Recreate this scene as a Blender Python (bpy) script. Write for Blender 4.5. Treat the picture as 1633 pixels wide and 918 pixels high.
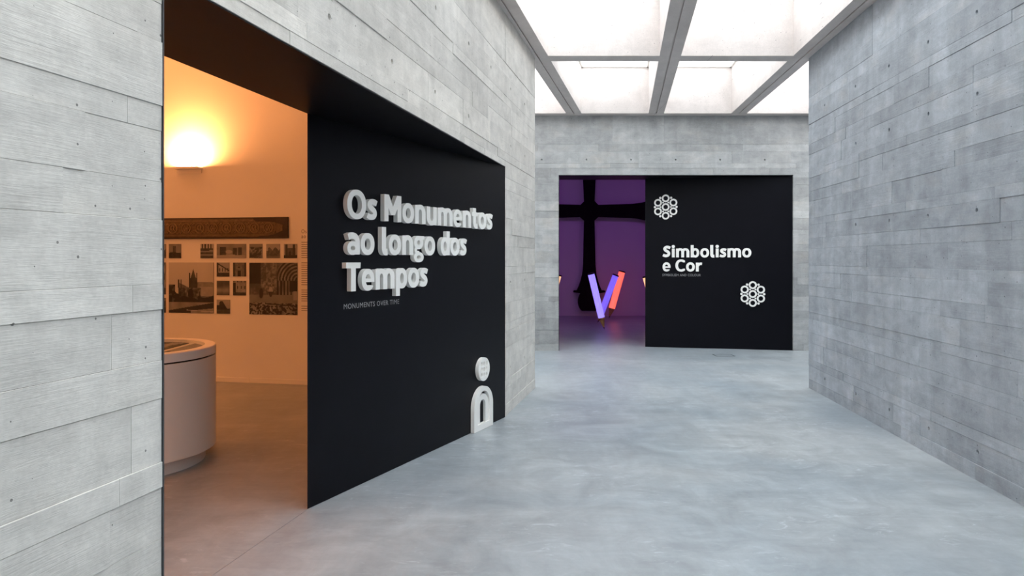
import bpy, bmesh, math, random
import numpy as np
from mathutils import Vector, Matrix
from mathutils.geometry import tessellate_polygon

for o in list(bpy.data.objects):
    bpy.data.objects.remove(o, do_unlink=True)
scene = bpy.context.scene
COL = scene.collection
random.seed(7)

# ------------------------------------------------------------------ camera
cam_data = bpy.data.cameras.new('camera')
cam_data.sensor_width = 36.0
cam_data.lens = 24.0
cam_data.shift_y = -0.0288
cam_data.clip_start = 0.05
cam = bpy.data.objects.new('camera', cam_data)
COL.objects.link(cam)
cam.location = (0, 0, 1.55)
cam.rotation_euler = (math.radians(90), 0, 0)
scene.camera = cam

# ------------------------------------------------------------------ sky + exposure
world = bpy.data.worlds.new('overcast_sky')
scene.world = world
world.use_nodes = True
bg = world.node_tree.nodes['Background']
bg.inputs['Color'].default_value = (0.90, 0.955, 1.0, 1)
bg.inputs['Strength'].default_value = 5.6
sun_data = bpy.data.lights.new('hazy_sun', 'SUN')
sun_data.energy = 2.6
sun_data.angle = math.radians(14)
sun_data.color = (1.0, 0.94, 0.85)
sun = bpy.data.objects.new('hazy_sun', sun_data)
COL.objects.link(sun)
sun.rotation_euler = Vector((-0.80, 0.42, -0.45)).to_track_quat('-Z', 'Y').to_euler()
scene.view_settings.view_transform = 'Standard'
scene.view_settings.look = 'None'
scene.view_settings.gamma = 1
scene.view_settings.exposure = 0.0
scene.cycles.max_bounces = 10
scene.cycles.diffuse_bounces = 7
scene.cycles.glossy_bounces = 4
scene.cycles.transparent_max_bounces = 12
scene.cycles.sample_clamp_indirect = 6.0


# ------------------------------------------------------------------ material helpers
def new_mat(name):
    m = bpy.data.materials.new(name)
    m.use_nodes = True
    nt = m.node_tree
    b = nt.nodes['Principled BSDF']
    return m, nt, b


def plain(name, col, rough=0.5, spec=0.5, metal=0.0, noise=0.0, scale=8.0):
    m, nt, b = new_mat(name)
    b.inputs['Roughness'].default_value = rough
    b.inputs['Specular IOR Level'].default_value = spec
    b.inputs['Metallic'].default_value = metal
    if noise > 0:
        tc = nt.nodes.new('ShaderNodeTexCoord')
        n = nt.nodes.new('ShaderNodeTexNoise')
        n.inputs['Scale'].default_value = scale
        n.inputs['Detail'].default_value = 5
        nt.links.new(tc.outputs['Object'], n.inputs['Vector'])
        r = nt.nodes.new('ShaderNodeMapRange')
        r.inputs['From Min'].default_value = 0.3
        r.inputs['From Max'].default_value = 0.7
        r.inputs['To Min'].default_value = 1 - noise
        r.inputs['To Max'].default_value = 1 + noise
        nt.links.new(n.outputs['Fac'], r.inputs['Value'])
        v = nt.nodes.new('ShaderNodeVectorMath')
        v.operation = 'SCALE'
        v.inputs[0].default_value = col
        nt.links.new(r.outputs['Result'], v.inputs['Scale'])
        nt.links.new(v.outputs['Vector'], b.inputs['Base Color'])
        bp = nt.nodes.new('ShaderNodeBump')
        bp.inputs['Strength'].default_value = 0.08
        bp.inputs['Distance'].default_value = 0.01
        nt.links.new(n.outputs['Fac'], bp.inputs['Height'])
        nt.links.new(bp.outputs['Normal'], b.inputs['Normal'])
    else:
        b.inputs['Base Color'].default_value = (*col, 1)
    return m


def emissive(name, col, strength, base=(0.8, 0.8, 0.8)):
    m, nt, b = new_mat(name)
    b.inputs['Base Color'].default_value = (*base, 1)
    b.inputs['Emission Color'].default_value = (*col, 1)
    b.inputs['Emission Strength'].default_value = strength
    return m


def node(nt, kind, **kw):
    n = nt.nodes.new(kind)
    for k, v in kw.items():
        setattr(n, k, v)
    return n


def ramp_map(nt, src, a, b, c, d):
    r = nt.nodes.new('ShaderNodeMapRange')
    r.inputs['From Min'].default_value = a
    r.inputs['From Max'].default_value = b
    r.inputs['To Min'].default_value = c
    r.inputs['To Max'].default_value = d
    nt.links.new(src, r.inputs['Value'])
    return r.outputs['Result']


def mul(nt, a, b):
    n = nt.nodes.new('ShaderNodeMath')
    n.operation = 'MULTIPLY'
    nt.links.new(a, n.inputs[0])
    if isinstance(b, (int, float)):
        n.inputs[1].default_value = b
    else:
        nt.links.new(b, n.inputs[1])
    return n.outputs[0]


def concrete(name, col, stain=(0.45, 0.40, 0.34), board_var=0.10, warm=0.35, contrast=1.0, bump=0.5, mottle=1.0):
    """Board-formed concrete: wood grain along local x, stains, bugholes; every board gets its own offset."""
    m, nt, b = new_mat(name)
    tc = nt.nodes.new('ShaderNodeTexCoord')
    oi = nt.nodes.new('ShaderNodeObjectInfo')
    # offset by the board's random number, so the grain of neighbours differs
    cmb = nt.nodes.new('ShaderNodeCombineXYZ')
    nt.links.new(mul(nt, oi.outputs['Random'], 37.0), cmb.inputs['X'])
    nt.links.new(mul(nt, oi.outputs['Random'], 91.0), cmb.inputs['Z'])
    add = node(nt, 'ShaderNodeVectorMath', operation='ADD')
    nt.links.new(tc.outputs['Object'], add.inputs[0])
    nt.links.new(cmb.outputs['Vector'], add.inputs[1])

    def noise(vec, sc, scale, detail=4, rough=0.55, dist=0.0):
        mp = nt.nodes.new('ShaderNodeMapping')
        mp.inputs['Scale'].default_value = sc
        nt.links.new(vec, mp.inputs['Vector'])
        n = nt.nodes.new('ShaderNodeTexNoise')
        n.inputs['Scale'].default_value = scale
        n.inputs['Detail'].default_value = detail
        n.inputs['Roughness'].default_value = rough
        n.inputs['Distortion'].default_value = dist
        nt.links.new(mp.outputs['Vector'], n.inputs['Vector'])
        return n.outputs['Fac']
    grain = noise(add.outputs['Vector'], (1.6, 1, 42), 2.2, 5, 0.6, 0.5)
    fine = noise(add.outputs['Vector'], (5, 5, 70), 4.0, 3, 0.6)
    blotch = noise(add.outputs['Vector'], (1.0, 1, 2.2), 1.7, 6, 0.62)
    drip = noise(tc.outputs['Object'], (3.0, 1, 0.45), 1.6, 5, 0.6)
    cloud = noise(tc.outputs['Object'], (1, 1, 1), 0.7, 4, 0.5)
    speck = noise(tc.outputs['Object'], (1, 1, 1), 75.0, 2, 0.5)
    # bugholes: rare small dark pits
    vor = nt.nodes.new('ShaderNodeTexVoronoi')
    vor.inputs['Scale'].default_value = 16.0
    vor.voronoi_dimensions = '2D'
    sx_ = nt.nodes.new('ShaderNodeSeparateXYZ')
    cx_ = nt.nodes.new('ShaderNodeCombineXYZ')
    nt.links.new(tc.outputs['Object'], sx_.inputs['Vector'])
    nt.links.new(sx_.outputs['X'], cx_.inputs['X'])
    nt.links.new(sx_.outputs['Z'], cx_.inputs['Y'])
    nt.links.new(cx_.outputs['Vector'], vor.inputs['Vector'])
    vsep = nt.nodes.new('ShaderNodeSeparateColor')
    nt.links.new(vor.outputs['Color'], vsep.inputs['Color'])
    rad = ramp_map(nt, vsep.outputs['Red'], 0.80, 1.0, 0.0, 0.085)
    sub = node(nt, 'ShaderNodeMath', operation='SUBTRACT')
    nt.links.new(rad, sub.inputs[0])
    nt.links.new(vor.outputs['Distance'], sub.inputs[1])
    pit = ramp_map(nt, sub.outputs[0], 0.0, 0.02, 0.0, 1.0)
    k = contrast
    gmask = noise(add.outputs['Vector'], (0.7, 1, 3.0), 1.3, 3, 0.5)
    gm = ramp_map(nt, gmask, 0.42, 0.62, 0.12, 1.0)
    mott = noise(tc.outputs['Object'], (1, 1, 1.4), 5.5, 7, 0.66, 0.6)

    def around(src, amp):
        c_ = node(nt, 'ShaderNodeMath', operation='SUBTRACT')
        nt.links.new(src, c_.inputs[0])
        c_.inputs[1].default_value = 0.5
        p_ = node(nt, 'ShaderNodeMath', operation='MULTIPLY_ADD')
        nt.links.new(mul(nt, c_.outputs[0], gm), p_.inputs[0])
        p_.inputs[1].default_value = amp
        p_.inputs[2].default_value = 1.0
        return p_.outputs[0]
    tone = ramp_map(nt, oi.outputs['Random'], 0, 1, 1 - board_var, 1 + board_var)
    t = mul(nt, tone, around(grain, 0.34 * k))
    t = mul(nt, t, around(fine, 0.22 * k))
    t = mul(nt, t, ramp_map(nt, mott, 0.3, 0.7, 1 - 0.13 * k, 1 + 0.09 * k))
    t = mul(nt, t, ramp_map(nt, blotch, 0.3, 0.7, 1 - 0.15 * k, 1 + 0.10 * k))
    t = mul(nt, t, ramp_map(nt, drip, 0.3, 0.72, 1 - 0.11 * mottle, 1 + 0.08 * mottle))
    t = mul(nt, t, ramp_map(nt, cloud, 0.3, 0.7, 1 - 0.10 * mottle, 1 + 0.08 * mottle))
    t = mul(nt, t, ramp_map(nt, speck, 0.3, 0.7, 0.95, 1.04))
    t = mul(nt, t, ramp_map(nt, pit, 0, 1, 1.0, 0.38))
    mix = node(nt, 'ShaderNodeMix', data_type='RGBA')
    mix.inputs['A'].default_value = (*col, 1)
    mix.inputs['B'].default_value = (*stain, 1)
    nt.links.new(mul(nt, ramp_map(nt, blotch, 0.52, 0.75, 0.0, 1.0), warm), mix.inputs['Factor'])
    sc = node(nt, 'ShaderNodeVectorMath', operation='SCALE')
    nt.links.new(mix.outputs['Result'], sc.inputs[0])
    nt.links.new(t, sc.inputs['Scale'])
    nt.links.new(sc.outputs['Vector'], b.inputs['Base Color'])
    b.inputs['Roughness'].default_value = 0.72
    b.inputs['Specular IOR Level'].default_value = 0.3
    h = node(nt, 'ShaderNodeMath', operation='ADD')
    nt.links.new(mul(nt, grain, gm), h.inputs[0])
    nt.links.new(mul(nt, fine, 0.5), h.inputs[1])
    h2 = node(nt, 'ShaderNodeMath', operation='SUBTRACT')
    nt.links.new(h.outputs[0], h2.inputs[0])
    nt.links.new(mul(nt, pit, 1.5), h2.inputs[1])
    bp = nt.nodes.new('ShaderNodeBump')
    bp.inputs['Strength'].default_value = bump
    bp.inputs['Distance'].default_value = 0.004
    nt.links.new(h2.outputs[0], bp.inputs['Height'])
    nt.links.new(bp.outputs['Normal'], b.inputs['Normal'])
    return m


def floor_mat(name):
    m, nt, b = new_mat(name)
    geo = nt.nodes.new('ShaderNodeNewGeometry')

    def noise(sc, scale, detail=5, rough=0.55, dist=0.0, rot=0.0):
        mp = nt.nodes.new('ShaderNodeMapping')
        mp.inputs['Scale'].default_value = sc
        mp.inputs['Rotation'].default_value = (0, 0, rot)
        nt.links.new(geo.outputs['Position'], mp.inputs['Vector'])
        n = nt.nodes.new('ShaderNodeTexNoise')
        n.inputs['Scale'].default_value = scale
        n.inputs['Detail'].default_value = detail
        n.inputs['Roughness'].default_value = rough
        n.inputs['Distortion'].default_value = dist
        nt.links.new(mp.outputs['Vector'], n.inputs['Vector'])
        return n.outputs['Fac']
    big = noise((1, 1, 1), 0.55, 4, 0.5, 0.8)
    mid = noise((1, 1, 1), 2.3, 7, 0.62, 1.6)
    fine = noise((1, 1, 1), 26.0, 5, 0.6)
    trowel = noise((0.55, 3.2, 1), 3.2, 5, 0.6, 0.8, 0.5)
    trowel2 = noise((3.0, 0.5, 1), 2.4, 5, 0.6, 0.9, 0.35)
    scuff = noise((1.5, 3.4, 1), 4.0, 8, 0.72, 1.3, -0.35)
    patch = noise((1, 1, 1), 1.2, 3, 0.5, 0.5)
    t = mul(nt, ramp_map(nt, big, 0.3, 0.7, 0.87, 1.10), ramp_map(nt, mid, 0.3, 0.7, 0.80, 1.15))
    t = mul(nt, t, ramp_map(nt, fine, 0.3, 0.7, 0.965, 1.03))
    t = mul(nt, t, ramp_map(nt, trowel, 0.3, 0.7, 0.94, 1.06))
    t = mul(nt, t, ramp_map(nt, trowel2, 0.3, 0.7, 0.95, 1.05))
    white = mul(nt, ramp_map(nt, scuff, 0.56, 0.70, 0.0, 1.0), ramp_map(nt, patch, 0.44, 0.62, 0.0, 1.0))
    t2 = node(nt, 'ShaderNodeMath', operation='MULTIPLY_ADD')
    nt.links.new(white, t2.inputs[0])
    t2.inputs[1].default_value = 0.60
    nt.links.new(t, t2.inputs[2])
    mix = node(nt, 'ShaderNodeMix', data_type='RGBA')
    mix.inputs['A'].default_value = (0.300, 0.342, 0.374, 1)
    mix.inputs['B'].default_value = (0.335, 0.356, 0.368, 1)
    nt.links.new(ramp_map(nt, big, 0.35, 0.65, 0, 1), mix.inputs['Factor'])
    sc = node(nt, 'ShaderNodeVectorMath', operation='SCALE')
    nt.links.new(mix.outputs['Result'], sc.inputs[0])
    nt.links.new(t2.outputs[0], sc.inputs['Scale'])
    nt.links.new(sc.outputs['Vector'], b.inputs['Base Color'])
    nt.links.new(ramp_map(nt, mid, 0.3, 0.7, 0.33, 0.43), b.inputs['Roughness'])
    b.inputs['Specular IOR Level'].default_value = 0.4
    bp = nt.nodes.new('ShaderNodeBump')
    bp.inputs['Strength'].default_value = 0.03
    bp.inputs['Distance'].default_value = 0.004
    nt.links.new(fine, bp.inputs['Height'])
    nt.links.new(bp.outputs['Normal'], b.inputs['Normal'])
    return m


def glass_pane(name, tint=(0.95, 0.97, 0.97)):
    m = bpy.data.materials.new(name)
    m.use_nodes = True
    nt = m.node_tree
    nt.nodes.clear()
    out = nt.nodes.new('ShaderNodeOutputMaterial')
    tr = nt.nodes.new('ShaderNodeBsdfTransparent')
    tr.inputs['Color'].default_value = (*tint, 1)
    gl = nt.nodes.new('ShaderNodeBsdfGlossy')
    gl.inputs['Roughness'].default_value = 0.02
    mx = nt.nodes.new('ShaderNodeMixShader')
    mx.inputs['Fac'].default_value = 0.05
    nt.links.new(tr.outputs['BSDF'], mx.inputs[1])
    nt.links.new(gl.outputs['BSDF'], mx.inputs[2])
    nt.links.new(mx.outputs['Shader'], out.inputs['Surface'])
    return m


def print_mat(name):
    m, nt, b = new_mat(name)
    a = nt.nodes.new('ShaderNodeAttribute')
    a.attribute_name = 'print'
    nt.links.new(a.outputs['Color'], b.inputs['Base Color'])
    b.inputs['Roughness'].default_value = 0.55
    return m


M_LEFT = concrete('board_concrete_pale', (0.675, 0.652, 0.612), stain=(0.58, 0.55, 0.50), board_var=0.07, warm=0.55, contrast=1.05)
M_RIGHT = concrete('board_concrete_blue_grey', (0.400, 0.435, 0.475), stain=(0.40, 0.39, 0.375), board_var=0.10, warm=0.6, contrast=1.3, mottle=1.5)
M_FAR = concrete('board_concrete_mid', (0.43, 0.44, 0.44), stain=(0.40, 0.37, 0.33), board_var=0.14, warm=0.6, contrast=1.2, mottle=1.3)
M_CEIL = concrete('ceiling_concrete', (0.66, 0.600, 0.572), stain=(0.62, 0.56, 0.52), board_var=0.03, warm=0.3, contrast=0.5, bump=0.2, mottle=0.4)
M_FLOOR = floor_mat('polished_concrete')
M_GROUT = plain('dark_joint', (0.10, 0.10, 0.10), 0.9)
M_BLACK = plain('black_paint', (0.0036, 0.0037, 0.0064), 0.42, 0.13, noise=0.12, scale=5)
M_LETTER = plain('white_lacquer', (0.91, 0.90, 0.865), 0.45)
M_SUB = plain('grey_vinyl', (0.30, 0.30, 0.31), 0.6)
M_PLASTER = plain('white_plaster', (0.80, 0.78, 0.75), 0.85, 0.2, noise=0.02, scale=1.5)
M_STEEL = plain('dark_steel', (0.10, 0.105, 0.11), 0.45, 0.5, 0.8)
M_CASE = plain('case_white', (0.90, 0.86, 0.82), 0.45)
M_DARK = plain('shadow_gap_black', (0.02, 0.018, 0.016), 0.7)
M_GLASS = glass_pane('clear_glass')
M_SKYGLASS = glass_pane('skylight_glass', (0.97, 0.98, 0.98))
M_PRINT = print_mat('sepia_print')
M_TEXT = plain('dark_brown_text', (0.055, 0.035, 0.025), 0.7)
M_WOOD = plain('pencil_wood', (0.62, 0.33, 0.11), 0.5, noise=0.15, scale=30)
M_CROSS = plain('blackened_iron', (0.006, 0.005, 0.005), 0.8, 0.1, noise=0.3, scale=6)
M_CARVED = plain('carved_oak', (0.165, 0.112, 0.054), 0.65, noise=0.35, scale=18)
M_CARVED_DARK = plain('carved_oak_dark', (0.030, 0.018, 0.011), 0.7, noise=0.4, scale=14)
M_PURPLE = plain('violet_wall_paint', (0.62, 0.50, 0.66), 0.8, 0.2, noise=0.02, scale=1)


# ------------------------------------------------------------------ object helpers
def link(name, me, mat=None, parent=None, loc=None, rotz=None):
    o = bpy.data.objects.new(name, me)
    COL.objects.link(o)
    if mat is not None and me is not None:
        me.materials.clear()
        me.materials.append(mat)
    if parent is not None:
        o.parent = parent
    if loc is not None:
        o.location = loc
    if rotz is not None:
        o.rotation_euler = (0, 0, rotz)
    return o


def from_bm(name, bm, smooth=False):
    me = bpy.data.meshes.new(name)
    bmesh.ops.recalc_face_normals(bm, faces=bm.faces)
    bm.to_mesh(me)
    bm.free()
    if smooth:
        for p in me.polygons:
            p.use_smooth = True
    return me


def bm_box(bm, x0, y0, z0, x1, y1, z1):
    v = [bm.verts.new(p) for p in ((x0, y0, z0), (x1, y0, z0), (x1, y1, z0), (x0, y1, z0),
                                   (x0, y0, z1), (x1, y0, z1), (x1, y1, z1), (x0, y1, z1))]
    for f in ((0, 3, 2, 1), (4, 5, 6, 7), (0, 1, 5, 4), (1, 2, 6, 5), (2, 3, 7, 6), (3, 0, 4, 7)):
        bm.faces.new([v[i] for i in f])


def box(name, a, b, mat, parent=None, bevel=0.0):
    bm = bmesh.new()
    bm_box(bm, *a, *b)
    if bevel:
        bmesh.ops.bevel(bm, geom=bm.edges[:], offset=bevel, segments=2, affect='EDGES')
    return link(name, from_bm(name, bm), mat, parent)


def prism(name, pts, z0, z1, mat, parent=None):
    bm = bmesh.new()
    lo = [bm.verts.new((x, y, z0)) for x, y in pts]
    hi = [bm.verts.new((x, y, z1)) for x, y in pts]
    n = len(pts)
    bm.faces.new(lo[::-1])
    bm.faces.new(hi)
    for i in range(n):
        bm.faces.new((lo[i], lo[(i + 1) % n], hi[(i + 1) % n], hi[i]))
    bmesh.ops.triangulate(bm, faces=[f for f in bm.faces if len(f.verts) > 4])
    return link(name, from_bm(name, bm), mat, parent)


def lathe(name, prof, mat, parent=None, seg=64, smooth=True, close=False):
    bm = bmesh.new()
    rings = []
    for r, z in prof:
        if r < 1e-6:
            rings.append([bm.verts.new((0, 0, z))])
        else:
            rings.append([bm.verts.new((r * math.cos(2 * math.pi * i / seg), r * math.sin(2 * math.pi * i / seg), z)) for i in range(seg)])
    pairs = list(zip(rings[:-1], rings[1:]))
    if close:
        pairs.append((rings[-1], rings[0]))
    for a, b in pairs:
        for i in range(seg):
            j = (i + 1) % seg
            if len(a) == 1 and len(b) == 1:
                continue
            if len(a) == 1:
                bm.faces.new((a[0], b[i], b[j]))
            elif len(b) == 1:
                bm.faces.new((a[i], a[j], b[0]))
            else:
                bm.faces.new((a[i], a[j], b[j], b[i]))
    me = from_bm(name, bm, smooth)
    o = link(name, me, mat, parent)
    if smooth:
        try:
            me.set_sharp_from_angle(angle=math.radians(35))
        except Exception:
            pass
    return o


def empty(name, loc=(0, 0, 0), rotz=0.0):
    o = bpy.data.objects.new(name, None)
    COL.objects.link(o)
    o.location = loc
    o.rotation_euler = (0, 0, rotz)
    o.empty_display_size = 0.1
    return o


def tag(o, label, cat, group=None):
    o['label'] = label
    o['category'] = cat
    if group:
        o['group'] = group
    return o


def struct(o, label=None):
    o['kind'] = 'structure'
    if label:
        o['label'] = label
    return o


# ------------------------------------------------------------------ board-formed walls
ROW_H = [0.11] + [0.16, 0.08, 0.20, 0.12] * 6
ROWS = [0.0]
for w_ in ROW_H:
    ROWS.append(round(ROWS[-1] + w_, 4))
ROWS = [r for r in ROWS if r < 3.90] + [3.95]


def board_mesh(x0, x1, z0, z1, front, holes, back=0.05):
    """One board imprint: chamfered front, sides running back, tie holes as conical recesses."""
    c = 0.0012
    g = 0.0
    bm = bmesh.new()
    fr = [(x0 + c, z0 + c), (x1 - c, z0 + c), (x1 - c, z1 - c), (x0 + c, z1 - c)]
    md = [(x0 + g, z0 + g), (x1 - g, z0 + g), (x1 - g, z1 - g), (x0 + g, z1 - g)]
    vf = [bm.verts.new((x, front, z)) for x, z in fr]
    vm = [bm.verts.new((x, front + c + 0.001, z)) for x, z in md]
    vb = [bm.verts.new((x, back, z)) for x, z in md]
    for i in range(4):
        j = (i + 1) % 4
        bm.faces.new((vf[i], vf[j], vm[j], vm[i]))
        bm.faces.new((vm[i], vm[j], vb[j], vb[i]))
    if not holes:
        bm.faces.new(vf)
    else:
        loops = [[Vector((x, z, 0)) for x, z in fr]]
        vs = list(vf)
        for hx, hz, hr in holes:
            n = 10
            ring = [(hx + hr * math.cos(2 * math.pi * k / n), hz + hr * math.sin(2 * math.pi * k / n)) for k in range(n)]
            loops.append([Vector((x, z, 0)) for x, z in ring])
            r0 = [bm.verts.new((x, front, z)) for x, z in ring]
            r1 = [bm.verts.new((hx + (x - hx) * 0.6, front + 0.032, hz + (z - hz) * 0.6)) for x, z in ring]
            vs += r0
            for k in range(n):
                q = (k + 1) % n
                bm.faces.new((r0[k], r0[q], r1[q], r1[k]))
            bm.faces.new(r1)
        for t in tessellate_polygon(loops):
            try:
                bm.faces.new([vs[i] for i in t])
            except ValueError:
                pass
    return from_bm('concrete_board', bm)


def subtract(rect, op):
    x0, x1, z0, z1 = rect
    a0, a1, h = op
    if z0 >= h or x1 <= a0 or x0 >= a1:
        return [rect]
    out = []
    if z1 > h + 0.01:
        out.append((max(x0, a0), min(x1, a1), h, z1))
        zt = z1
    if x0 < a0:
        out.append((x0, a0, z0, z1))
    if x1 > a1:
        out.append((a1, x1, z0, z1))
    return out


def board_wall(name, origin, direction, length, thick, mat, opening=None, fine=(0, 1e9), ties=(), seed=1, uneven=0.004, lens=(0.9, 2.8)):
    """local x along the wall, y into the wall, z up; the visible face is y = 0"""
    rnd = random.Random(seed)
    ang = math.atan2(direction[1], direction[0])
    bm = bmesh.new()
    if opening:
        a0, a1, hh = opening
        bm_box(bm, 0, 0.046, 0, a0, thick, 3.95)
        bm_box(bm, a1, 0.046, 0, length, thick, 3.95)
        bm_box(bm, a0, 0.046, hh, a1, thick, 3.95)
    else:
        bm_box(bm, 0, 0.046, 0, length, thick, 3.95)
    w = struct(link(name, from_bm(name, bm), mat, None, (origin[0], origin[1], 0), ang))
    for z0, z1 in zip(ROWS[:-1], ROWS[1:]):
        cuts = [0.0]
        if fine[0] > 0:
            cuts.append(fine[0] + rnd.uniform(-0.3, 0.3))
        x = cuts[-1]
        while True:
            x += rnd.choice([rnd.uniform(*lens), rnd.uniform(lens[0] * 0.5, lens[0] * 1.4)])
            if x > min(length, fine[1]) - 0.25:
                break
            cuts.append(x)
        cuts.append(length)
        for x0, x1 in zip(cuts[:-1], cuts[1:]):
            rects = [(x0, x1, z0, z1)]
            if opening:
                rects = subtract(rects[0], opening)
            front = rnd.uniform(-uneven, uneven * 0.5)
            for r in rects:
                hs = [t for t in ties if r[0] + 0.04 < t[0] < r[1] - 0.04 and r[2] + 0.03 < t[1] < r[3] - 0.03]
                me = board_mesh(*r, front, hs)
                link('concrete_board', me, mat, w)
    return w


def norm(v):
    l = math.hypot(*v)
    return (v[0] / l, v[1] / l)


LD = norm((0.2282, 1.0))
LC = (0.275, 8.194)          # far corner of the left wall
RC = (3.563, 8.194)          # far corner of the right wall
RD = norm((0.0915, 1.0))
LL = 13.7
L0 = (LC[0] - LD[0] * LL, LC[1] - LD[1] * LL)
LT = 0.617                   # thickness of the left wall
LN = (-LD[1], LD[0])         # into the wall

# tie holes (x along, z, radius)
tz = (0.25, 0.92 + 0.30, 1.79 + 0.10, 2.745, 3.28)
l_ties = [(x, z, 0.016) for z in (0.45, 1.31, 2.69, 3.27) for x in (8.6, 9.35, 10.1, 10.9, 11.6, 12.4, 13.1)]
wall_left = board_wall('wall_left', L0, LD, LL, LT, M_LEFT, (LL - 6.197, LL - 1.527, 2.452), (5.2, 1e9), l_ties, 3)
struct(wall_left, 'pale board-marked concrete wall on the left with the wide black-lined opening')
# right wall: local x runs towards the camera
RL = 13.7
r_ties = [(u, z, 0.016) for z in (0.20, 1.89, 2.70, 3.27) for u in (0.53, 1.37, 2.10, 2.78, 3.44)]
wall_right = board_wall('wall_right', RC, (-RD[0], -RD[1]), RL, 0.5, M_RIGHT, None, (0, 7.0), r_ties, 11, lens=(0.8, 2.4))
struct(wall_right, 'blue-grey board-marked concrete wall on the right')
FY = 11.48
FX0 = -8.5
FLEN = 18.5
f_op = (0.785 - FX0, 4.728 - FX0, 2.952)
f_ties = [(x - FX0, z, 0.014) for z in (3.21,) for x in (0.5, 1.25, 2.0, 2.75, 3.5, 4.25, 5.0)]
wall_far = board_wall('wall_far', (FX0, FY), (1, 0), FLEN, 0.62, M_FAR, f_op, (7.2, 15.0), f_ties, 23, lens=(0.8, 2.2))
struct(wall_far, 'board-marked concrete end wall around the violet room opening')

# returns and outer walls of the two volumes (mostly out of view)
rear_dir = (-0.983, 0.183)
def along(p, d, t): return (p[0] + d[0] * t, p[1] + d[1] * t)
p0 = LC
p1 = along(p0, rear_dir, 8.6)
nrm = (-0.183, -0.983)
inner_c = along(p0, LN, 0.06)
struct(prism('wall_left_rear', [along(p0, LD, -0.0), p1, along(p1, nrm, 0.26), along(along(p0, rear_dir, 0.62), nrm, 0.26), along(p0, rear_dir, 0.617)],
             0, 4.72, M_LEFT), 'concrete wall behind the warm-lit room')
struct(prism('wall_right_rear', [along(RC, (1, 0), 0.5), (9.9, RC[1]), (9.9, RC[1] - 0.4), along(RC, (1, 0), 0.5 - 0.035) [:1] + (RC[1] - 0.4,)], 0, 4.72, M_RIGHT),
       'concrete return wall behind the right corner')
struct(box('wall_passage_left', (FX0 - 0.3, 8.0, 0), (FX0, 12.1, 4.72), M_FAR))
struct(box('wall_passage_right', (9.9, 7.5, 0), (10.2, 12.1, 4.72), M_FAR))
struct(box('wall_back', (-4.2, -5.6, 0), (3.6, -5.2, 4.72), M_FAR))

# ------------------------------------------------------------------ floor
def inner_x(y): return LC[0] - 0.2282 * (LC[1] - y) - LT / LD[1]
floor = struct(box('floor', (-9, -5.6, -0.30), (10.2, 19.2, -0.02), M_GROUT), 'polished blue-grey concrete floor')
g = 0.0025
yr = 8.42
hall = [(inner_x(-5.2) + g, -5.2), (9.9, -5.2), (9.9, 13.185), (FX0, 13.185), (FX0, 9.9), (inner_x(yr), yr)]
prism('floor_slab', hall, -0.15, 0.0, M_FLOOR, floor)
prism('floor_slab', [(inner_x(-5.2) - g, -5.2), (inner_x(yr) - g, yr), (FX0, 9.9 - 0.004), (FX0, -5.2)], -0.15, 0.0, M_FLOOR, floor)
prism('floor_slab', [(-2.6, 13.19), (8.2, 13.19), (8.2, 19.0), (-2.6, 19.0)], -0.15, 0.0, M_FLOOR, floor)

# ------------------------------------------------------------------ skylight ceiling
ZB, ZT = 3.95, 4.72
ceiling = struct(empty('ceiling', (1.5, 4, ZB)), 'white daylit concrete skylight grid overhead')


def ceil_part(name, pts, z0, z1, mat=M_CEIL):
    return prism(name, [(x - 1.5, y - 4) for x, y in pts], z0 - ZB, z1 - ZB, mat, ceiling)


def beam_line(xa, slope, ya, y0, y1, width):
    """long beam with a shadow joint along its underside; xa = left edge X at ya"""
    def X(y): return xa + slope * (y - ya)
    def strip(a, b, z0, z1):
        return ceil_part('beam', [(X(y0) + a, y0), (X(y0) + b, y0), (X(y1) + b, y1), (X(y1) + a, y1)], z0, z1)
    strip(0, width, ZB + 0.02, ZT)
    strip(0, width / 2 - 0.009, ZB, ZB + 0.02)
    strip(width / 2 + 0.009, width, ZB, ZB + 0.02)


YB0, YB1 = -5.2, 11.29
lines = [(0.867, 0.2255, 11.169), (2.24, 0.1595, 11.169), (3.617, 0.0923, 11.169)]
for xa, sl, ya in lines:
    beam_line(xa, sl, ya, YB0, YB1, 0.254)
beam_line(-0.9, 0.2255, 11.169, 8.75, YB1, 0.254)
beam_line(-3.2, 0.2255, 11.169, 9.2, YB1, 0.254)
beam_line(-5.6, 0.2255, 11.169, 9.6, YB1, 0.254)
beam_line(5.1, 0.0923, 11.169, 8.2, YB1, 0.254)
beam_line(6.9, 0.03, 11.169, 8.2, YB1, 0.254)
# cross beams of the hall, between the long beams
def LX(i, y): return lines[i][0] + lines[i][1] * (y - lines[i][2])
for yc in (8.20, 5.0, 1.8, -1.4):
    a, b = yc - 0.11, yc + 0.11
    for i in (0, 1):
        ceil_part('cross_beam', [(LX(i, a) + 0.2535, a), (LX(i + 1, a) + 0.0005, a), (LX(i + 1, b) + 0.0005, b), (LX(i, b) + 0.2535, b)], ZB, ZT)
ceil_part('cross_beam', [(FX0, 11.29), (9.9, 11.29), (9.9, 11.70), (FX0, 11.70)], ZB, ZT)
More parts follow.
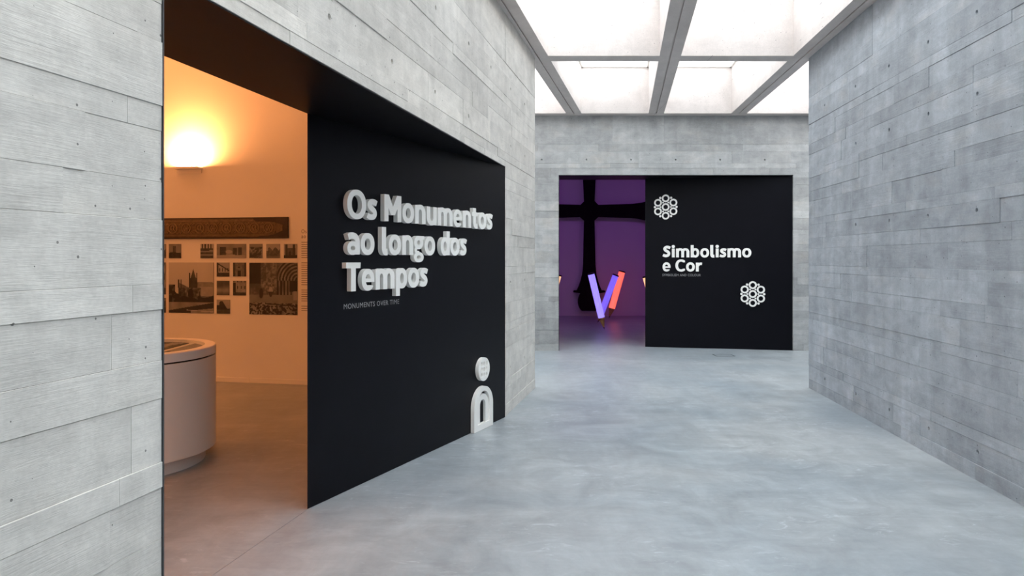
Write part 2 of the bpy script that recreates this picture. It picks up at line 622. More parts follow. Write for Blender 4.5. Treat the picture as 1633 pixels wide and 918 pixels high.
# roof slabs over the rooms and over the volumes on either side
ceil_part('roof_slab', [(FX0 - 0.3, -5.6), (LX(0, -5.6) + 0.1, -5.6), (LX(0, 8.2) + 0.1, 8.2), (LX(0, 8.2) + 0.02, 8.26), (FX0 - 0.3, 9.95)], ZT, ZT + 0.18)
ceil_part('roof_slab', [(LX(2, -5.6) + 0.15, -5.6), (10.2, -5.6), (10.2, 8.2), (LX(2, 8.2) + 0.15, 8.2)], ZT, ZT + 0.18)
ceil_part('roof_slab', [(FX0 - 0.3, 11.45), (10.2, 11.45), (10.2, 19.2), (FX0 - 0.3, 19.2)], ZT, ZT + 0.18)
ceil_part('roof_slab', [(LX(0, -5.6), -5.6), (LX(2, -5.6) + 0.3, -5.6), (LX(2, -5.2) + 0.3, -5.2), (LX(0, -5.2), -5.2)], ZT, ZT + 0.18)
# glass over every hall cell, in a slim frame
for ya, yb in ((8.31, 11.29), (5.11, 8.09), (1.91, 4.89), (-1.29, 1.69), (-5.2, -1.51)):
    for i in (0, 1):
        q = [(LX(i, ya) + 0.254, ya), (LX(i + 1, ya), ya), (LX(i + 1, yb), yb), (LX(i, yb) + 0.254, yb)]
        ceil_part('skylight_pane', [(x + (0.03 if k in (0, 3) else -0.03), y + (0.03 if k < 2 else -0.03)) for k, (x, y) in enumerate(q)], ZT + 0.006, ZT + 0.016, M_SKYGLASS)
        for k in range(4):
            a, b = Vector(q[k]), Vector(q[(k + 1) % 4])
            d = (b - a).normalized()
            n = Vector((-d.y, d.x))
            ceil_part('pane_frame', [tuple(a), tuple(b), tuple(b + n * 0.03), tuple(a + n * 0.03)], ZT - 0.012, ZT + 0.02, M_LETTER)

# ------------------------------------------------------------------ left opening: black lining and splayed panel
def lw(x, y): return (L0[0] + LD[0] * x + LN[0] * y, L0[1] + LD[1] * x + LN[1] * y)
oa, ob = LL - 6.197, LL - 1.527
struct(prism('trim_1', [lw(oa, 0.004), lw(ob, 0.004), lw(ob, LT + 0.002), lw(oa, LT + 0.002)], 2.446, 2.4515, M_BLACK), 'black painted soffit of the left opening')
struct(prism('trim_2', [lw(oa + 0.0005, 0.004), lw(oa + 0.008, 0.004), lw(oa + 0.008, LT + 0.002), lw(oa + 0.0005, LT + 0.002)], 0.001, 2.4455, M_BLACK), 'black lining of the left jamb')
struct(prism('trim_3', [lw(oa + 0.0005, -0.004), lw(oa + 0.005, -0.004), lw(oa + 0.005, 0.0035), lw(oa + 0.0005, 0.0035)], 0.001, 2.4455, M_STEEL), 'thin dark steel edge on the left jamb')
PR = (-0.0643, 6.672)
PL = (-1.265, 4.22)
PD = norm((PR[0] - PL[0], PR[1] - PL[1]))
PN = (PD[1], -PD[0])                      # towards the hall
back = (-PN[0] * 0.09, -PN[1] * 0.09)
def pan(u, n): return (PL[0] + PD[0] * u + PN[0] * n, PL[1] + PD[1] * u + PN[1] * n)
struct(prism('wall_left_splay', [PL, pan(2.722, 0), pan(2.66, -0.09), pan(0.39, -0.09)], 0.002, 2.4455, M_BLACK),
       'black splayed panel in the left opening carrying white raised title')

# far opening
struct(box('trim_4', (0.785, FY + 0.004, 2.944), (4.728, FY + 0.62, 2.9515), M_BLACK), 'black soffit of the far opening')
struct(box('trim_5', (0.7855, FY + 0.004, 0.001), (0.793, FY + 0.62, 2.9435), M_BLACK), 'black lining of the far opening jamb')
QL = (2.336, 11.97)
QR = (4.726, 11.505)
QD = norm((QR[0] - QL[0], QR[1] - QL[1]))
QN = (QD[1], -QD[0])
def pan2(u, n): return (QL[0] + QD[0] * u + QN[0] * n, QL[1] + QD[1] * u + QN[1] * n)
QLEN = math.hypot(QR[0] - QL[0], QR[1] - QL[1])
struct(prism('wall_far_splay', [QL, QR, pan2(QLEN - 0.02, -0.08), pan2(0.02, -0.08)], 0.002, 2.9435, M_BLACK),
       'black splayed panel in the far opening with white emblems')

# ------------------------------------------------------------------ glyph engine (2D distance fields -> outlines)
XH = 0.757


def s_box(x0, y0, x1, y1):
    return lambda X, Y: np.maximum(np.abs(X - (x0 + x1) / 2) - (x1 - x0) / 2, np.abs(Y - (y0 + y1) / 2) - (y1 - y0) / 2)


def s_ell(cx, cy, rx, ry, p=2.15):
    return lambda X, Y: ((np.abs((X - cx) / rx) ** p + np.abs((Y - cy) / ry) ** p) ** (1 / p) - 1) * min(rx, ry)


def s_un(*f):
    return lambda X, Y: np.minimum.reduce([g_(X, Y) for g_ in f])


def s_in(*f):
    return lambda X, Y: np.maximum.reduce([g_(X, Y) for g_ in f])


def s_sub(a, *bs):
    return lambda X, Y: np.maximum.reduce([a(X, Y)] + [-b(X, Y) for b in bs])


def s_ring(cx, cy, rx, ry, ix, iy, p=2.15):
    return s_sub(s_ell(cx, cy, rx, ry, p), s_ell(cx, cy, ix, iy, p))


def s_poly(pts):
    def f(X, Y):
        d = np.full(X.shape, 1e9)
        inside = np.zeros(X.shape, bool)
        n = len(pts)
        for i in range(n):
            (ax, ay), (bx, by) = pts[i], pts[(i + 1) % n]
            ex, ey = bx - ax, by - ay
            t = np.clip(((X - ax) * ex + (Y - ay) * ey) / (ex * ex + ey * ey), 0, 1)
            d = np.minimum(d, np.hypot(X - ax - t * ex, Y - ay - t * ey))
            if abs(ey) > 1e-9:
                c = ((ay > Y) != (by > Y)) & (X < ex * (Y - ay) / ey + ax)
                inside ^= c
        return np.where(inside, -d, d)
    return f


def s_stroke(pts, hw):
    P = np.array(pts, float)
    Q = [P[0]]
    ext = np.vstack([2 * P[0] - P[1], P, 2 * P[-1] - P[-2]])
    for i in range(1, len(ext) - 2):
        a, b, c, e = ext[i - 1:i + 3]
        for t in np.linspace(0, 1, 9)[1:]:
            Q.append(0.5 * (2 * b + (c - a) * t + (2 * a - 5 * b + 4 * c - e) * t * t + (3 * b - a - 3 * c + e) * t ** 3))
    Q = np.array(Q)
    t0 = (Q[0] - Q[1]) / np.linalg.norm(Q[0] - Q[1])
    t1 = (Q[-1] - Q[-2]) / np.linalg.norm(Q[-1] - Q[-2])

    def f(X, Y):
        d = np.full(X.shape, 1e9)
        for (ax, ay), (bx, by) in zip(Q[:-1], Q[1:]):
            ex, ey = bx - ax, by - ay
            t = np.clip(((X - ax) * ex + (Y - ay) * ey) / (ex * ex + ey * ey), 0, 1)
            d = np.minimum(d, np.hypot(X - ax - t * ex, Y - ay - t * ey))
        r = d - hw
        e0 = (X - Q[0][0]) * t0[0] + (Y - Q[0][1]) * t0[1]
        e1 = (X - Q[-1][0]) * t1[0] + (Y - Q[-1][1]) * t1[1]
        n0 = np.hypot(X - Q[0][0], Y - Q[0][1]) < hw * 1.5
        n1 = np.hypot(X - Q[-1][0], Y - Q[-1][1]) < hw * 1.5
        r = np.where(n0, np.maximum(r, e0), r)
        r = np.where(n1, np.maximum(r, e1), r)
        return r
    return f


W = 0.245


def g_arch(x, gap):
    """shoulder from a stem whose left edge is x to the next stem"""
    ri = gap / 2
    cx = x + W + ri
    ro = ri + W
    top = s_in(s_ring(cx, 0.43, ro, 0.342, ri, 0.155), s_box(x + 0.1, 0.43, cx + ro + 1, 1))
    return s_un(top, s_box(cx + ri, 0, cx + ro, 0.431))


S_PTS = [(0.53, 0.60), (0.42, 0.645), (0.28, 0.657), (0.16, 0.61), (0.125, 0.535), (0.185, 0.455), (0.30, 0.39), (0.40, 0.32), (0.43, 0.225), (0.375, 0.135), (0.25, 0.10), (0.12, 0.112), (0.01, 0.16)]
o_ring = s_ring(0.375, 0.378, 0.375, 0.393, 0.155, 0.205)
n_shape = s_un(s_box(0, 0, W, 0.742), g_arch(0, 0.22))
GLYPHS = {   # char: (shape, width)
    'O': (s_ring(0.49, 0.5, 0.49, 0.517, 0.265, 0.325), 0.98),
    'o': (o_ring, 0.75),
    's': (s_stroke(S_PTS, 0.102), 0.545),
    'S': (s_stroke([(x * 1.19, y * 1.322) for x, y in S_PTS], 0.118), 0.65),
    'n': (n_shape, 0.71),
    'u': ((lambda X, Y: n_shape(0.71 - X, 0.742 - Y)), 0.71),
    'm': (s_un(s_box(0, 0, W, 0.742), g_arch(0, 0.20), g_arch(0.445, 0.20)), 1.135),
    'e': (s_sub(s_un(s_ring(0.35, 0.378, 0.35, 0.393, 0.135, 0.205), s_in(s_box(0.12, 0.295, 0.69, 0.425), s_ell(0.35, 0.378, 0.35, 0.393))),
                s_box(0.40, 0.175, 1.0, 0.295), s_box(0.62, 0.0, 1.0, 0.2)), 0.70),
    'a': (s_un(s_box(0.405, 0, 0.64, 0.50), s_stroke([(0.05, 0.60), (0.17, 0.648), (0.30, 0.655), (0.43, 0.615), (0.515, 0.52), (0.522, 0.42)], 0.112),
               s_in(s_ring(0.29, 0.225, 0.29, 0.24, 0.115, 0.085), s_box(-1, -1, 0.5, 1))), 0.64),
    'l': (s_un(s_box(0, 0.2, W, 1.03), s_stroke([(0.1225, 0.35), (0.1225, 0.23), (0.155, 0.13), (0.24, 0.1), (0.34, 0.105)], 0.1225)), 0.34),
    'g': (s_un(s_ring(0.31, 0.50, 0.31, 0.268, 0.10, 0.10), s_poly([(0.36, 0.765), (0.70, 0.765), (0.69, 0.635), (0.45, 0.62)]),
               s_ring(0.32, -0.085, 0.33, 0.205, 0.135, 0.075), s_stroke([(0.16, 0.30), (0.11, 0.20), (0.16, 0.11), (0.34, 0.08)], 0.075)), 0.67),
    'd': (s_un(s_sub(s_ell(0.33, 0.378, 0.33, 0.393), s_ell(0.335, 0.378, 0.12, 0.205)), s_box(0.46, 0, 0.705, 1.03)), 0.705),
    'b': (s_un(s_sub(s_ell(0.385, 0.378, 0.33, 0.393), s_ell(0.38, 0.378, 0.125, 0.205)), s_box(0, 0, W, 1.03)), 0.715),
    'p': (s_un(s_sub(s_ell(0.385, 0.378, 0.33, 0.393), s_ell(0.38, 0.378, 0.125, 0.205)), s_box(0, -0.29, W, 0.742)), 0.715),
    'T': (s_un(s_poly([(0, 1), (0.76, 1), (0.745, 0.8), (0, 0.8)]), s_box(0.25, 0, 0.50, 0.9)), 0.75),
    'M': (s_un(s_box(0, 0, 0.24, 1), s_box(0.78, 0, 1.02, 1),
               s_poly([(0.0, 1), (0.27, 1), (0.51, 0.56), (0.75, 1), (1.02, 1), (1.02, 0.9), (0.63, 0.25), (0.39, 0.25), (0.0, 0.9)])), 1.02),
    't': (s_un(s_box(0.10, 0.2, 0.345, 0.93), s_box(0, 0.565, 0.49, 0.742), s_stroke([(0.2225, 0.33), (0.225, 0.22), (0.27, 0.13), (0.36, 0.1), (0.49, 0.11)], 0.115)), 0.49),
    'i': (s_un(s_box(0, 0, W, 0.742), s_ell(0.1225, 0.915, 0.138, 0.13)), W),
    'C': (s_sub(s_ring(0.50, 0.5, 0.50, 0.517, 0.265, 0.325), s_box(0.55, 0.235, 1.2, 0.765), s_box(0.83, -1, 2, 2)), 0.83),
    'r': (s_un(s_box(0, 0, W, 0.742), s_stroke([(0.13, 0.40), (0.20, 0.53), (0.30, 0.615), (0.40, 0.645), (0.52, 0.635)], 0.105)), 0.51),
}
ROUND = set('Ooscegda')


def contours(f, bounds, res):
    x0, y0, x1, y1 = bounds
    nx, ny = int((x1 - x0) / res) + 2, int((y1 - y0) / res) + 2
    xs = x0 + np.arange(nx) * res + res * 0.137
    ys = y0 + np.arange(ny) * res + res * 0.191
    X, Y = np.meshgrid(xs, ys)
    D = f(X, Y)
    D = np.where(np.abs(D) < 1e-7, 1e-7, D)
    D[0, :] = D[-1, :] = 1
    D[:, 0] = D[:, -1] = 1
    nxt = {}

    def pt(j0, i0, j1, i1):
        return ((j0, i0), (j1, i1)) if (j0, i0) < (j1, i1) else ((j1, i1), (j0, i0))

    def pos(k):
        (a, b), (c, d) = k
        va, vb = D[a, b], D[c, d]
        t = va / (va - vb)
        return (xs[b] + (xs[d] - xs[b]) * t, ys[a] + (ys[c] - ys[a]) * t)
    S = D < 0
    cells = np.argwhere((S[:-1, :-1] != S[1:, :-1]) | (S[:-1, :-1] != S[:-1, 1:]) | (S[:-1, :-1] != S[1:, 1:]))
    for j, i in cells:
        c = [(j, i), (j, i + 1), (j + 1, i + 1), (j + 1, i)]
        s = [S[q] for q in c]
        ins, outs = [], []
        for k in range(4):
            a, b = c[k], c[(k + 1) % 4]
            if s[k] and not s[(k + 1) % 4]:
                outs.append((k, pt(*a, *b)))
            if not s[k] and s[(k + 1) % 4]:
                ins.append((k, pt(*a, *b)))
        for k, o_ in outs:
            # pair with the next entering edge going round
            best = min(ins, key=lambda q: (q[0] - k) % 4)
            nxt[o_] = best[1]
    loops = []
    while nxt:
        k0, k = next(iter(nxt.items()))
        loop = [k0]
        del nxt[k0]
        while k != k0 and k in nxt:
            loop.append(k)
            k = nxt.pop(k)
        P = [pos(q) for q in loop]
        if len(P) > 5:
            loops.append(simplify(P, res * 0.10))
    return loops


def simplify(P, eps):
    P = np.array(P)
    n = len(P)
    far = int(np.argmax(np.hypot(*(P - P[0]).T)))

    def dp(a, b):
        if b <= a + 1:
            return [a]
        seg = P[a:b + 1]
        e = P[b] - P[a]
        l = np.hypot(*e) + 1e-12
        d = np.abs((seg[:, 0] - P[a][0]) * e[1] - (seg[:, 1] - P[a][1]) * e[0]) / l
        k = int(np.argmax(d))
        if d[k] < eps:
            return [a]
        return dp(a, a + k) + dp(a + k, b)
    Pc = np.vstack([P, P[:1]])
    P = Pc
    idx = dp(0, far) + dp(far, n)
    return [tuple(P[i]) for i in idx]


def outline_mesh(name, loops, scale, depth, sx=1.0):
    """filled, extruded flat shape: local x right, z up, y = 0 at the back and -depth at the front"""
    cu = bpy.data.curves.new(name, 'CURVE')
    cu.dimensions = '2D'
    cu.fill_mode = 'BOTH'
    cu.extrude = depth / 2
    for L in loops:
        sp = cu.splines.new('POLY')
        sp.points.add(len(L) - 1)
        for q, (x, y) in zip(sp.points, L):
            q.co = (x * scale * sx, y * scale, 0, 1)
        sp.use_cyclic_u = True
    ob = bpy.data.objects.new(name, cu)
    me = bpy.data.meshes.new_from_object(ob)
    bpy.data.objects.remove(ob)
    bpy.data.curves.remove(cu)
    me.transform(Matrix(((1, 0, 0, 0), (0, 0, -1, -depth / 2), (0, 1, 0, 0), (0, 0, 0, 1))))
    me.name = name
    return me


_gl = {}


def glyph_loops(ch):
    if ch not in _gl:
        f, w = GLYPHS[ch]
        _gl[ch] = contours(f, (-0.06, -0.36, w + 0.08, 1.12), 0.0125)
    return _gl[ch]


def letter_line(parent, text, x_left, x_right, z_base, cap, depth, tight=1.0, space=0.42, y=-0.0005):
    pens, pen = [], 0.0
    prev = None
    for ch in text:
        if ch == ' ':
            pen += space
            prev = None
            continue
        if prev is not None:
            pen += tight * ((0.035 if prev in ROUND else 0.06) + (0.035 if ch in ROUND else 0.06))
        pens.append((ch, pen))
        pen += GLYPHS[ch][1]
        prev = ch
    sx = (x_right - x_left) / (pen * cap)
    cache = {}
    for ch, p in pens:
        if ch not in cache:
            cache[ch] = outline_mesh('letter', glyph_loops(ch), cap, depth, sx)
        o = link('letter', cache[ch], M_LETTER, parent, (x_left + p * cap * sx, y, z_base))
        o['label'] = 'white raised letter ' + ch


def flat_text(name, body, x_left, x_right, z_base, height, parent, mat, y=-0.0006):
    cu = bpy.data.curves.new(name, 'FONT')
    cu.body = body
    cu.size = 1.0
    cu.extrude = 0.0
    cu.resolution_u = 3
    cu.space_character = 1.08
    ob = bpy.data.objects.new(name, cu)
    COL.objects.link(ob)
    bpy.context.view_layer.update()
    me = bpy.data.meshes.new_from_object(ob.evaluated_get(bpy.context.evaluated_depsgraph_get()))
    bpy.data.objects.remove(ob)
    co = np.array([v.co[:] for v in me.vertices])
    mn, mx = co.min(0), co.max(0)
    caph = mx[1] - max(mn[1], 0) if mn[1] > -0.05 else mx[1]
    for v in me.vertices:
        v.co = ((v.co.x - mn[0]) / (mx[0] - mn[0]) * (x_right - x_left), 0, v.co.y / caph * height)
    me.materials.clear()
    o = link(name, me, mat, parent, (x_left, y, z_base))
    o['kind'] = 'stuff'
    return o


# ------------------------------------------------------------------ title on the left panel
title = empty('title_lettering', (PL[0], PL[1], 0), math.atan2(PD[1], PD[0]))
tag(title, 'large white raised lettering Os Monumentos ao longo dos Tempos on the black panel', 'sign')
TD = 0.035
letter_line(title, 'Os Monumentos', 0.333, 2.392, 1.8175, 0.192, TD, 0.75)
letter_line(title, 'ao longo dos', 0.334, 1.910, 1.5765, 0.192, TD, 0.75)
letter_line(title, 'Tempos', 0.322, 1.296, 1.331, 0.192, TD, 0.75)
flat_text('subtitle', 'MONUMENTS OVER TIME', 0.340, 0.963, 1.2135, 0.034, title, M_SUB)['label'] = 'small grey printed line MONUMENTS OVER TIME'

def on_panel(name, sh, bounds, res, depth, x, z, mat, parent, y=-0.0005):
    me = outline_mesh(name, contours(sh, bounds, res), 1.0, depth)
    return link(name, me, mat, parent, (x, y, z))

# figure like a letter i: perforated disc above an arch
pang = math.atan2(PD[1], PD[0])
disc = empty('perforated_disc', (*pan(2.231, 0), 0.544), pang)
tag(disc, 'round white perforated disc fixed above the arch on the left black panel', 'disc')
circ = s_ell(0, 0, 0.106, 0.106, 2)
holes = [s_ell(0.046 * i, 0.05 * j, 0.0185, 0.0215, 1.6) for i in (-1, 0, 1) for j in (-1, 0, 1)]
on_panel('disc_back', circ, (-0.13, -0.13, 0.13, 0.13), 0.003, 0.012, 0, 0, M_LETTER, disc)
on_panel('disc_face', s_sub(circ, *holes), (-0.13, -0.13, 0.13, 0.13), 0.0025, 0.0225, 0, 0, M_LETTER, disc, -0.0126)

arch = empty('arch_relief', (*pan(2.222, 0), 0.003), pang)
tag(arch, 'white double arch relief standing on the floor against the left black panel', 'relief')
def archs(hw, top, z0=0.0):
    return s_un(s_box(-hw, z0, hw, top - hw), s_ell(0, top - hw, hw, hw, 2))
on_panel('outer_arch', s_sub(archs(0.178, 0.388), archs(0.112, 0.346, 0.055)), (-0.2, -0.02, 0.2, 0.42), 0.004, 0.036, 0, 0, M_LETTER, arch)
on_panel('inner_arch', s_sub(archs(0.1115, 0.320, 0.0555), archs(0.052, 0.268, 0.0)), (-0.2, -0.02, 0.2, 0.42), 0.004, 0.024, 0, 0, M_LETTER, arch)

# ------------------------------------------------------------------ signs on the far panel
qang = math.atan2(QD[1], QD[0])
fsign = empty('exhibit_lettering', (QL[0], QL[1], 0), qang)
tag(fsign, 'white raised lettering Simbolismo e Cor on the far black panel', 'sign')

def far_u(px):
    xp = (px - 816.5) / 1089.0
    return (xp * QL[1] - QL[0]) / (QD[0] - xp * QD[1])
def far_z(px, py):
    Y = QL[1] + far_u(px) * QD[1]
    return 1.55 + (412 - py) / 1089.0 * Y
cap2 = far_z(1120, 391.2) - far_z(1120, 410.2)
letter_line(fsign, 'Simbolismo', far_u(1057.2), far_u(1198), far_z(1120, 410.2), cap2, 0.02, 1.0)
letter_line(fsign, 'e Cor', far_u(1056.6), far_u(1119.2), far_z(1085, 432.6), cap2, 0.02, 1.0, 0.42)
flat_text('subtitle', 'SYMBOLISM AND COLOUR', far_u(1056.5), far_u(1117.5), far_z(1085, 440.2), 0.040, fsign, M_SUB)['label'] = 'small grey printed line SYMBOLISM AND COLOUR'

RU = 0.00236
ring_me = outline_mesh('ring', contours(s_ring(0, 0, 28, 28, 16.5, 16.5, 2), (-31, -31, 31, 31), 0.9), RU, 0.02)
dot_me = outline_mesh('dot', contours(s_ell(0, 0, 8.2, 8.2, 2), (-10, -10, 10, 10), 0.5), RU, 0.02)
dots_me = outline_mesh('dot', contours(s_ell(0, 0, 6.0, 6.0, 2), (-8, -8, 8, 8), 0.5), RU, 0.02)
for px, py, lab in ((1061.6, 330.0, 'upper white ring emblem at the top left of the far black panel'),
                    (1200.4, 468.6, 'lower white ring emblem right of the Simbolismo lettering')):
    u = far_u(px)
    em = empty('ring_emblem', (*pan2(u, 0), far_z(px, py)), qang)
    tag(em, lab, 'emblem', 'ring emblems on the far panel')
    link('ring', ring_me, M_LETTER, em, (0, -0.0005, 0))
    for k in range(6):
        a = math.radians(90 + 60 * k)
        link('ring', ring_me, M_LETTER, em, (64 * RU * math.cos(a), -0.0005, 64 * RU * math.sin(a)))
        b = a + math.radians(30)
        link('dot', dot_me, M_LETTER, em, (78 * RU * math.cos(b), -0.0005, 78 * RU * math.sin(b)))
        link('dot', dots_me, M_LETTER, em, (37.5 * RU * math.cos(b), -0.0005, 37.5 * RU * math.sin(b)))

# ------------------------------------------------------------------ warm-lit room
OA = (-3.7107, 8.6032)
OD = (0.98309, -0.18312)
ON = (-0.18312, -0.98309)       # towards the camera
oang = math.atan2(OD[1], OD[0])
def ow(u, n): return (OA[0] + OD[0] * u + ON[0] * n, OA[1] + OD[1] * u + ON[1] * n)
struct(prism('wall_warm_room_far', [ow(-4.9, 0), ow(3.15, 0), ow(3.15, -0.1), ow(-4.9, -0.1)], 0.0, ZT, M_PLASTER), 'plain wall of the warm-lit room carrying photographs')
struct(box('wall_warm_room_left', (-8.1, -1.0, 0), (-8.0, 9.4, ZT), M_PLASTER))
struct(prism('wall_warm_room_near', [(-8.1, -1.0), (inner_x(-1.0), -1.0), (inner_x(-1.1), -1.1), (-8.1, -1.1)], 0, ZT, M_PLASTER))
sk = struct(empty('baseboard_warm_room', (*ow(0, 0), 0), oang), 'low skirting board under the photographs')
for a, b in ((-4.7, -1.8), (-1.797, 0.447), (0.45, 3.1)):
    box('baseboard_length', (a, -0.014, 0.001), (b, -0.0005, 0.060), M_PLASTER, sk, 0.002)

# wall lamps (uplight trays)
def sconce(name, loc, rotz, label, power):
    t = empty(name, loc, rotz)
    tag(t, label, 'lamp', 'uplight wall lamps of the warm room')
    box('back_plate', (-0.165, -0.012, -0.05), (0.165, -0.0005, 0.0), M_CASE, t, 0.002)
    box('tray', (-0.18, -0.095, -0.0), (0.18, -0.0005, 0.012), M_CASE, t, 0.003)
    box('front_lip', (-0.18, -0.101, 0.0), (0.18, -0.0955, 0.026), M_CASE, t, 0.002)
    bulb = emissive('halogen_tube', (1.0, 0.55, 0.22), 30.0)
    bm = bmesh.new()
    bmesh.ops.create_cone(bm, cap_ends=True, segments=12, radius1=0.006, radius2=0.006, depth=0.24, matrix=Matrix.Translation((0, -0.05, 0.02)) @ Matrix.Rotation(math.pi / 2, 4, 'Y'))
    link('lamp_tube', from_bm('lamp_tube', bm), bulb, t)
    ld = bpy.data.lights.new('lamp_light', 'AREA')
    ld.shape = 'RECTANGLE'
    ld.size = 0.20
    ld.size_y = 0.04
    ld.energy = power
    ld.color = (1.0, 0.375, 0.115)
    lo = bpy.data.objects.new('lamp_light', ld)
    COL.objects.link(lo)
    lo.parent = t
    lo.location = (0, -0.068, 0.029)
    lo.rotation_euler = (math.radians(180), 0, 0)
    return t

SC_P = 142
sconce('wall_lamp', (*ow(-0.382, 0), 2.68), oang, 'glowing uplight wall lamp above the carved frieze', SC_P)
sconce('wall_lamp', (*ow(-3.2, 0), 2.68), oang, 'added unseen uplight for fill, farther left on the photograph wall, behind the concrete', SC_P)  # added out of view as fill for the warm room
sconce('wall_lamp', (-8.0, 4.0, 2.68), math.radians(90), 'added unseen uplight for fill on the left wall of the warm room', SC_P)  # another added fill lamp, never in view
sconce('wall_lamp', (-3.4, -1.0, 2.68), math.radians(180), 'added unseen uplight for orange fill on the near wall of the warm room, closer to the hall', SC_P)  # added behind the view to throw orange light on the case front
sconce('wall_lamp', (-6.2, -1.0, 2.68), math.radians(180), 'added unseen uplight for orange fill on the near wall of the warm room, farther from the hall', SC_P)  # second added near-side lamp, also unseen

# carved frieze board
fr = empty('carved_frieze', (*ow(0.975, 0.0), 1.80), oang)
tag(fr, 'long dark carved frieze panel above the photographs', 'relief')
FL = 2.75
bm = bmesh.new()
bm_box(bm, -FL, -0.03, 0, 0, -0.0005, 0.262)
bmesh.ops.bevel(bm, geom=bm.edges[:], offset=0.004, segments=1, affect='EDGES')
link('backing_board', from_bm('backing_board', bm), M_CARVED_DARK, fr)
bd = []
for z0, z1 in ((0.034, 0.048), (0.214, 0.228)):
    box('border_moulding', (-FL + 0.03, -0.044, z0), (-0.30 if z0 < 0.1 else -0.46, -0.0363, z1), M_CARVED, fr, 0.004)
fld = s_poly([(-FL + 0.03, 0.052), (-0.20, 0.052), (-0.06, 0.10), (-0.06, 0.165), (-0.20, 0.21), (-FL + 0.03, 0.21)])
bm = bmesh.new()
pf = [(-FL + 0.02, 0.018), (-0.42, 0.018), (-0.36, 0.032), (-0.27, 0.030), (-0.17, 0.052), (-0.065, 0.095), (-0.065, 0.165), (-0.19, 0.200), (-0.33, 0.210), (-0.42, 0.206), (-0.47, 0.244), (-FL + 0.02, 0.244)]
a_ = [bm.verts.new((x, -0.036, z)) for x, z in pf]
b_ = [bm.verts.new((x, -0.0302, z)) for x, z in pf]
bm.faces.new(a_)
for i in range(len(pf)):
    j = (i + 1) % len(pf)
    bm.faces.new((a_[i], a_[j], b_[j], b_[i]))
link('carved_field', from_bm('carved_field', bm), plain('carved_oak_mid', (0.115, 0.078, 0.038), 0.7, noise=0.4, scale=25), fr)
# carved medallions: ring, petals and scrolls
def medal(kind):
    sh = []
    sh.append(s_ring(0, 0, 0.066, 0.068, 0.052, 0.054, 2))
    if kind == 0:
        for k in range(6):
            a = k * math.pi / 3
            sh.append(s_ell(0.03 * math.cos(a), 0.03 * math.sin(a), 0.012, 0.012, 2))
        sh.append(s_ell(0, 0, 0.013, 0.013, 2))
    else:
        sh.append(s_stroke([(-0.035, -0.02), (-0.01, 0.03), (0.02, 0.02), (0.012, -0.015), (0.035, -0.03)], 0.008))
        sh.append(s_stroke([(-0.03, 0.03), (-0.02, 0.0), (0.0, -0.035)], 0.007))
    for sx_ in (-1, 1):
        for sy_ in (-1, 1):
            sh.append(s_stroke([(sx_ * 0.060, sy_ * 0.045), (sx_ * 0.075, sy_ * 0.062), (sx_ * 0.088, sy_ * 0.05), (sx_ * 0.082, sy_ * 0.035)], 0.006))
    return outline_mesh('medallion', contours(s_un(*sh), (-0.1, -0.09, 0.1, 0.09), 0.0032), 1.0, 0.012)
md = [medal(0), medal(1)]
for k in range(13):
    link('medallion', md[k % 2], M_CARVED, fr, (-0.25 - 0.189 * k, -0.0362, 0.131))

# photograph prints: drawn procedurally as flat prints
def print_mesh(name, w, h, painter, res=0.012, seed=0, margin=0.0):
    nx, ny = max(8, int(w / res)), max(8, int(h / res))
    rng = np.random.default_rng(seed)
    u = (np.arange(nx) + 0.5) / nx
    v = (np.arange(ny) + 0.5) / ny
    U, V = np.meshgrid(u, v)
    def nz(s):
        a = rng.random((s + 2, s + 2))
        gx, gy = U * s, V * s
        i, j = gx.astype(int), gy.astype(int)
        fx, fy = gx - i, gy - j
        fx, fy = fx * fx * (3 - 2 * fx), fy * fy * (3 - 2 * fy)
        return a[j, i] * (1 - fx) * (1 - fy) + a[j, i + 1] * fx * (1 - fy) + a[j + 1, i] * (1 - fx) * fy + a[j + 1, i + 1] * fx * fy
    I = np.clip(painter(U, V, nz, rng), 0.01, 1) ** 1.7 * 0.95
    me = bpy.data.meshes.new(name)
    th = 0.008
    X = np.linspace(0, w, nx + 1)
    Z = np.linspace(0, h, ny + 1)
    GX, GZ = np.meshgrid(X, Z)
    verts = np.stack([GX.ravel(), np.full(GX.size, -th), GZ.ravel()], 1).tolist()
    faces = []
    for j in range(ny):
        for i in range(nx):
            a = j * (nx + 1) + i
            faces.append((a, a + 1, a + nx + 2, a + nx + 1))
    nfront = len(faces)
    b = len(verts)
    verts += [(0, -th, 0), (w, -th, 0), (w, -th, h), (0, -th, h), (0, -0.0004, 0), (w, -0.0004, 0), (w, -0.0004, h), (0, -0.0004, h)]
    faces += [(b, b + 4, b + 5, b + 1), (b + 1, b + 5, b + 6, b + 2), (b + 2, b + 6, b + 7, b + 3), (b + 3, b + 7, b + 4, b), (b + 4, b + 7, b + 6, b + 5)]
    me.from_pydata(verts, [], faces)
    at = me.color_attributes.new('print', 'FLOAT_COLOR', 'CORNER')
    cols = np.ones((len(me.loops), 4), np.float32)
    I4 = np.repeat(I.ravel(), 4)
    cols[:nfront * 4, 0] = I4 * 0.62
    cols[:nfront * 4, 1] = I4 * 0.60
    cols[:nfront * 4, 2] = I4 * 0.57
    cols[nfront * 4:, :3] = 0.12
    at.data.foreach_set('color', cols.ravel())
    return me


